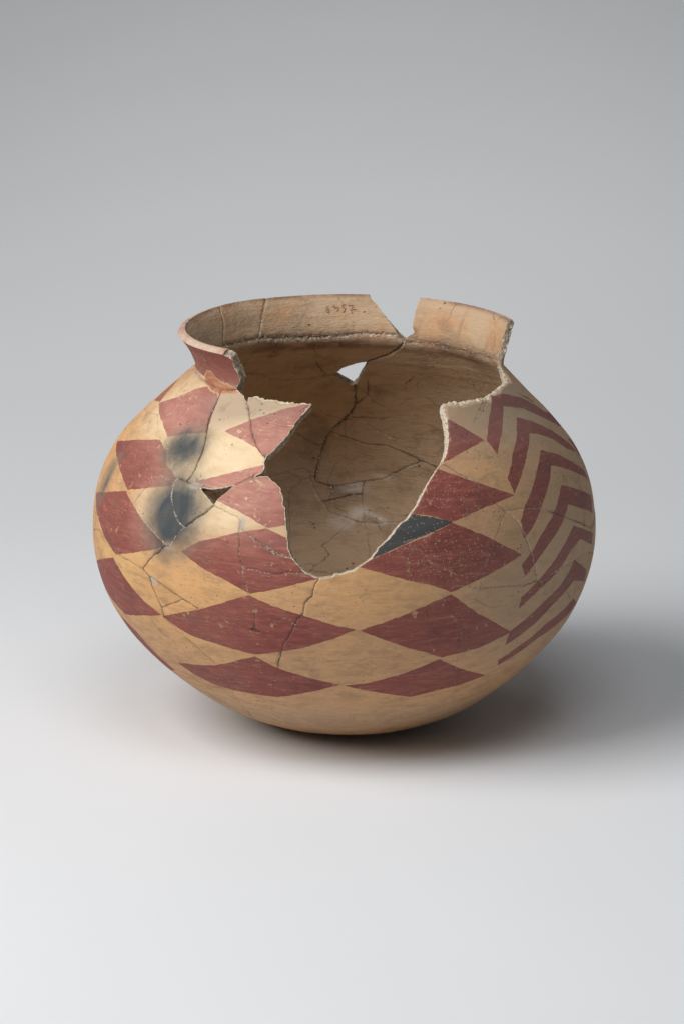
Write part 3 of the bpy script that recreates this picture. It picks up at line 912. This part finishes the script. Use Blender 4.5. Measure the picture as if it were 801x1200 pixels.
# crumbs join the largest neighbouring sherd
MIN = 260
for _ in range(60):
    small = cnt[inv] < MIN
    if not small.any():
        break
    best = np.full(len(u), -1); 
    a, b_ = inv[adj1], inv[adj2]
    m = a != b_
    pa = np.concatenate([a[m], b_[m]]); pb = np.concatenate([b_[m], a[m]])
    s = (cnt[pa] < MIN)
    pa, pb = pa[s], pb[s]
    if not len(pa):
        break
    order = np.argsort(cnt[pb])
    best[pa[order]] = pb[order]
    mp = np.arange(len(u))
    ch = best >= 0
    grow = ch & (cnt[np.maximum(best, 0)] > cnt)
    mp[grow] = best[grow]
    mp = mp[mp]
    if (mp == np.arange(len(u))).all():
        break
    inv = mp[inv]
    cnt = np.bincount(inv, minlength=len(u))
labels = [l for l in np.unique(inv) if cnt[l] >= 40]
labels.sort(key=lambda l: -cnt[l])
print('sherds:', len(labels), [int(cnt[l]) for l in labels])

# ---------------------------------------------------------------- build the pot
pot = bpy.data.objects.new('broken_pot', None)
scene.collection.objects.link(pot)
pot.location = (0, 0, FLOOR_Z)
pot.empty_display_size = .05
pot['label'] = 'round tan clay pot with red diamonds and chevrons, mended and broken open in front'
pot['category'] = 'pot'
ORIGIN = np.array([0, 0, FLOOR_Z])

PO_f, PI_f, NO_f = PO.reshape(-1, 3), PI_.reshape(-1, 3), NO.reshape(-1, 3)
onb = on_break.ravel()
ATT_O = dict(red=RED_D, blk=BLK_D, soot=soot, pale=pale, warm=warm, greyed=greyed, speck=speck, exf=np.clip(exf * .8, 0, 1), chip=chip, cd=FO['cd'] * 1000, kd=FO['kd'], kw=FO['kw'], wid=FO['wid'] * 1000, putty=putty_o, lip=lip_f)
stain = np.clip(lip_f + .85 * blob('I', (484, 391), 4, 3.2, 0, 4) + .7 * blob('I', (520, 405), 14, 2.4) + .6 * blob('I', (556, 415), 10, 2.2) + .6 * blob('I', (330, 402), 22, 3) + .6 * np.exp(-((TT - T_NECK + .0035) / .003) ** 2) * np.clip((np.abs(TH) - 1.9) / .2, 0, 1)
                + .55 * blob('I', (405, 400), 22, 2.6) + .6 * blob('I', (333, 388), 5, 2.4) + .5 * blob('I', (540, 382), 1.2, 8) + .35 * blob('I', (568, 405), 1.2, 8), 0, 1)
ATT_I = dict(cd=FI['cd'] * 1000, kd=FI['kd'], kw=FI['kw'], wid=FI['wid'] * 1000, putty=putty_i, greyed=grey_i, neck=neck_i, lip=stain)
ATT_O = {k: v.ravel() for k, v in ATT_O.items()}
ATT_I = {k: v.ravel() for k, v in ATT_I.items()}
white_edge = np.clip(1.2 * np.exp(-((TH - .62) / .55) ** 2), 0, 1).ravel()
ALL = ['red', 'blk', 'soot', 'pale', 'warm', 'greyed', 'speck', 'exf', 'chip', 'cd', 'kd', 'kw', 'wid', 'putty', 'neck', 'lip', 'whitened', 'core']
e_all, _ = edges_of(TRI)
es_all = np.sort(e_all, 1)
key_all = es_all[:, 0].astype(np.int64) * (NT * NR) + es_all[:, 1]
uk, ck = np.unique(key_all, return_counts=True)
free_keys = uk[ck == 1]
TOPROW = np.zeros(NT * NR, bool); TOPROW[(NR - 1) * NT:] = True

def hash3(P, f, seed):
    """smooth pseudo random vectors from position"""
    r = np.random.default_rng(seed)
    o = np.zeros(P.shape)
    for k in range(7):
        Kv = r.normal(0, 1, (3, 3)) * f * (1.35 ** k)
        o += np.sin(P @ Kv + r.uniform(0, 6.3, 3)) / (1.25 ** k)
    return o / 3

sherd_objs = {}
for n, l in enumerate(labels):
    T = TRI[inv == l]
    vs, loc = np.unique(T, return_inverse=True)
    T = loc.reshape(-1, 3)
    nv = len(vs)
    r = np.random.default_rng(40 + n)
    lift = r.uniform(-.00022, .00022)
    shift = NO_f[vs] * lift
    Vo = PO_f[vs] + shift
    Vi = PI_f[vs] + shift
    verts = [Vo, Vi]
    faces = [T, T[:, ::-1] + nv]
    mats = [np.zeros(len(T), int), np.ones(len(T), int)]
    att = {k: [ATT_O.get(k, np.zeros(NT * NR))[vs] if k != 'whitened' else np.zeros(nv), ATT_I.get(k, np.zeros(NT * NR))[vs] if k != 'whitened' else np.zeros(nv)] for k in ALL}
    # side walls
    e, own = edges_of(T)
    g = vs[e]
    gs = np.sort(g, 1)
    key = gs[:, 0].astype(np.int64) * (NT * NR) + gs[:, 1]
    uu, iu, cu = np.unique(key, return_index=True, return_counts=True)
    be = e[iu[cu == 1]]
    bk = uu[cu == 1]
    is_free = np.isin(bk, free_keys)
    is_lip = TOPROW[vs[be[:, 0]]] & TOPROW[vs[be[:, 1]]]
    base = 2 * nv
    for kind in ('lip', 'break', 'join'):
        sel = is_lip if kind == 'lip' else ((is_free & ~is_lip) if kind == 'break' else ~is_free)
        E_ = be[sel]
        if not len(E_):
            continue
        bv, bl = np.unique(E_, return_inverse=True)
        bl = bl.reshape(-1, 2)
        nb = len(bv)
        rows = 9 if (kind != 'join' or TOPROW[vs[bv]].any()) else 2
        s = np.linspace(0, 1, rows)
        A, B = Vo[bv], Vi[bv]
        W = A[None] * (1 - s)[:, None, None] + B[None] * s[:, None, None]
        # rounded lip
        top = TOPROW[vs[bv]].astype(float)[None, :, None]
        bul = np.sin(np.pi * s)[:, None, None] * top
        W = W + bul * (.0011 * np.array([0, 0, 1.0]) + .0006 * NO_f[vs[bv]][None])
        W[1:-1] += top * hash3(W[1:-1] * 1.0, 500, 77) * .00014
        if kind == 'break':
            fall = np.sin(np.pi * s)[:, None, None] ** .5 * (1 - top)
            W[1:-1] += (hash3(W[1:-1], 900, 5) * .00032 + hash3(W[1:-1], 2600, 6) * .00024) * fall[1:-1]
        verts.append(W.reshape(-1, 3))
        i0 = bl[:, 0]; i1 = bl[:, 1]
        for q in range(rows - 1):
            b0 = base + q * nb; b1 = base + (q + 1) * nb
            quad = np.stack([b0 + i1, b0 + i0, b1 + i0, b1 + i1], 1)
            faces.append(quad[:, [0, 1, 2]]); faces.append(quad[:, [0, 2, 3]])
            mats.append(np.full(2 * len(quad), 2))
        for k in ALL:
            if k == 'lip':
                att[k].append(np.full(rows * nb, 1.0 if kind == 'lip' else 0.0))
            elif k == 'core':
                att[k].append(np.repeat(np.sin(np.pi * s), nb) if kind == 'break' else np.zeros(rows * nb))
            elif k == 'whitened':
                att[k].append(np.tile(white_edge[vs[bv]], rows) if kind == 'break' else np.zeros(rows * nb))
            else:
                att[k].append(np.zeros(rows * nb))
        base += rows * nb
    V = np.concatenate(verts) - ORIGIN
    F = np.concatenate(faces)
    MI = np.concatenate(mats)
    me = bpy.data.meshes.new('sherd')
    me.vertices.add(len(V)); me.vertices.foreach_set('co', V.astype(np.float32).ravel())
    me.loops.add(3 * len(F)); me.loops.foreach_set('vertex_index', F.astype(np.int32).ravel())
    me.polygons.add(len(F))
    me.polygons.foreach_set('loop_start', np.arange(0, 3 * len(F), 3, dtype=np.int32))
    me.polygons.foreach_set('material_index', MI.astype(np.int32))
    me.polygons.foreach_set('use_smooth', np.ones(len(F), bool))
    for k in ALL:
        arr = np.concatenate(att[k]).astype(np.float32)
        if k not in ('red', 'blk') and not arr.any():
            continue
        a_ = me.attributes.new(k, 'FLOAT', 'POINT')
        a_.data.foreach_set('value', arr)
    for m_ in (M_OUT, M_IN, M_BRK):
        me.materials.append(m_)
    me.update(calc_edges=True)
    tv = TT.ravel()[vs]
    kind_name = 'rim_sherd' if tv.max() > L - .002 else ('base_sherd' if tv.min() < .03 else 'body_sherd')
    me.name = kind_name
    ob = bpy.data.objects.new(kind_name, me)
    scene.collection.objects.link(ob)
    ob.parent = pot
    sherd_objs[l] = (ob, vs)

# ---------------------------------------------------------------- inked number inside the rim
STROKES = [[(384.6, 359.5), (383.0, 360.8), (382.4, 363.5), (382.2, 365.6), (383.6, 366.6), (385.4, 366.2), (386.0, 364.2), (384.6, 362.8), (382.6, 363.6)],
           [(391.0, 358.6), (390.8, 360.4), (392.4, 361.6), (394.6, 361.0), (396.0, 360.2)], [(396.2, 361.0), (396.0, 363.4), (395.6, 365.0), (393.8, 365.4)],
           [(404.4, 357.6), (400.8, 358.2), (400.6, 361.0)], [(402.2, 360.6), (404.0, 362.2), (403.4, 365.2), (401.6, 366.4), (400.4, 365.6)],
           [(407.6, 358.8), (410.4, 358.6), (413.4, 358.6)], [(412.6, 359.6), (411.2, 362.0), (411.0, 365.0), (412.0, 367.6)], [(409.0, 363.2), (413.6, 363.2), (417.4, 363.4)]]
def ink_number():
    vs, fs = [], []
    for st in STROKES:
        P = pol('I', st)
        P = densify(P, .0004)
        q, nn = pos(inner, P[:, 0], P[:, 1], wob(P[:, 0], P[:, 1], 9, .00030))
        q = q - nn * .00030
        d = np.gradient(q, axis=0); d /= np.linalg.norm(d, axis=1)[:, None] + 1e-12
        side = np.cross(d, nn)
        hw = .00024 * (1 + .35 * np.sin(np.arange(len(q)) * 1.7))[:, None]
        b0 = len(vs)
        for p, s_, n_ in zip(q, side * hw, nn):
            vs += [tuple(p + s_ - ORIGIN), tuple(p - n_ * .00005 - ORIGIN), tuple(p - s_ - ORIGIN)]
        for i in range(len(q) - 1):
            for k in range(2):
                a = b0 + i * 3 + k
                fs.append((a, a + 1, a + 4, a + 3))
    me = bpy.data.meshes.new('inked_number')
    me.from_pydata(vs, [], fs)
    me.materials.append(mat_ink())
    o = bpy.data.objects.new('inked_number', me)
    scene.collection.objects.link(o)
    c = to_surface([(400, 362)], 'I')[0]
    gi = np.argmin(np.abs(t_g - c[1])) * NT + np.argmin(np.abs(th_g - c[0]))
    for l, (ob, v) in sherd_objs.items():
        if np.isin(gi, v).any():
            o.parent = ob
            break
    else:
        o.parent = pot
    o['label'] = 'faded dark ink number handwritten inside the rim'
ink_number()

# ---------------------------------------------------------------- labels of the sherds that stand out
for side, px, text in (('O', (335, 490), 'pointed pink sherd jutting out over the opening'),
                       ('O', (190, 600), 'cream sherd darkened by a black fire cloud'),
                       ('O', (270, 530), 'cream sherd with a red lower edge'),
                       ('O', (258, 425), 'flared red rim sherd with a flaked orange patch'),
                       ('I', (380, 370), 'tan rim sherd carrying the inked number'),
                       ('I', (540, 385), 'short tan rim sherd beside the V-shaped gap'),
                       ('I', (408, 575), 'small grey sherd in the inner wall')):
    c = to_surface([px], side)[0]
    dth = np.abs((th_g - c[0] + math.pi) % (2 * math.pi) - math.pi)
    gi = np.argmin(np.abs(t_g - c[1])) * NT + np.argmin(dth)
    for l, (ob, v) in sherd_objs.items():
        if np.isin(gi, v).any():
            ob['label'] = text
            break
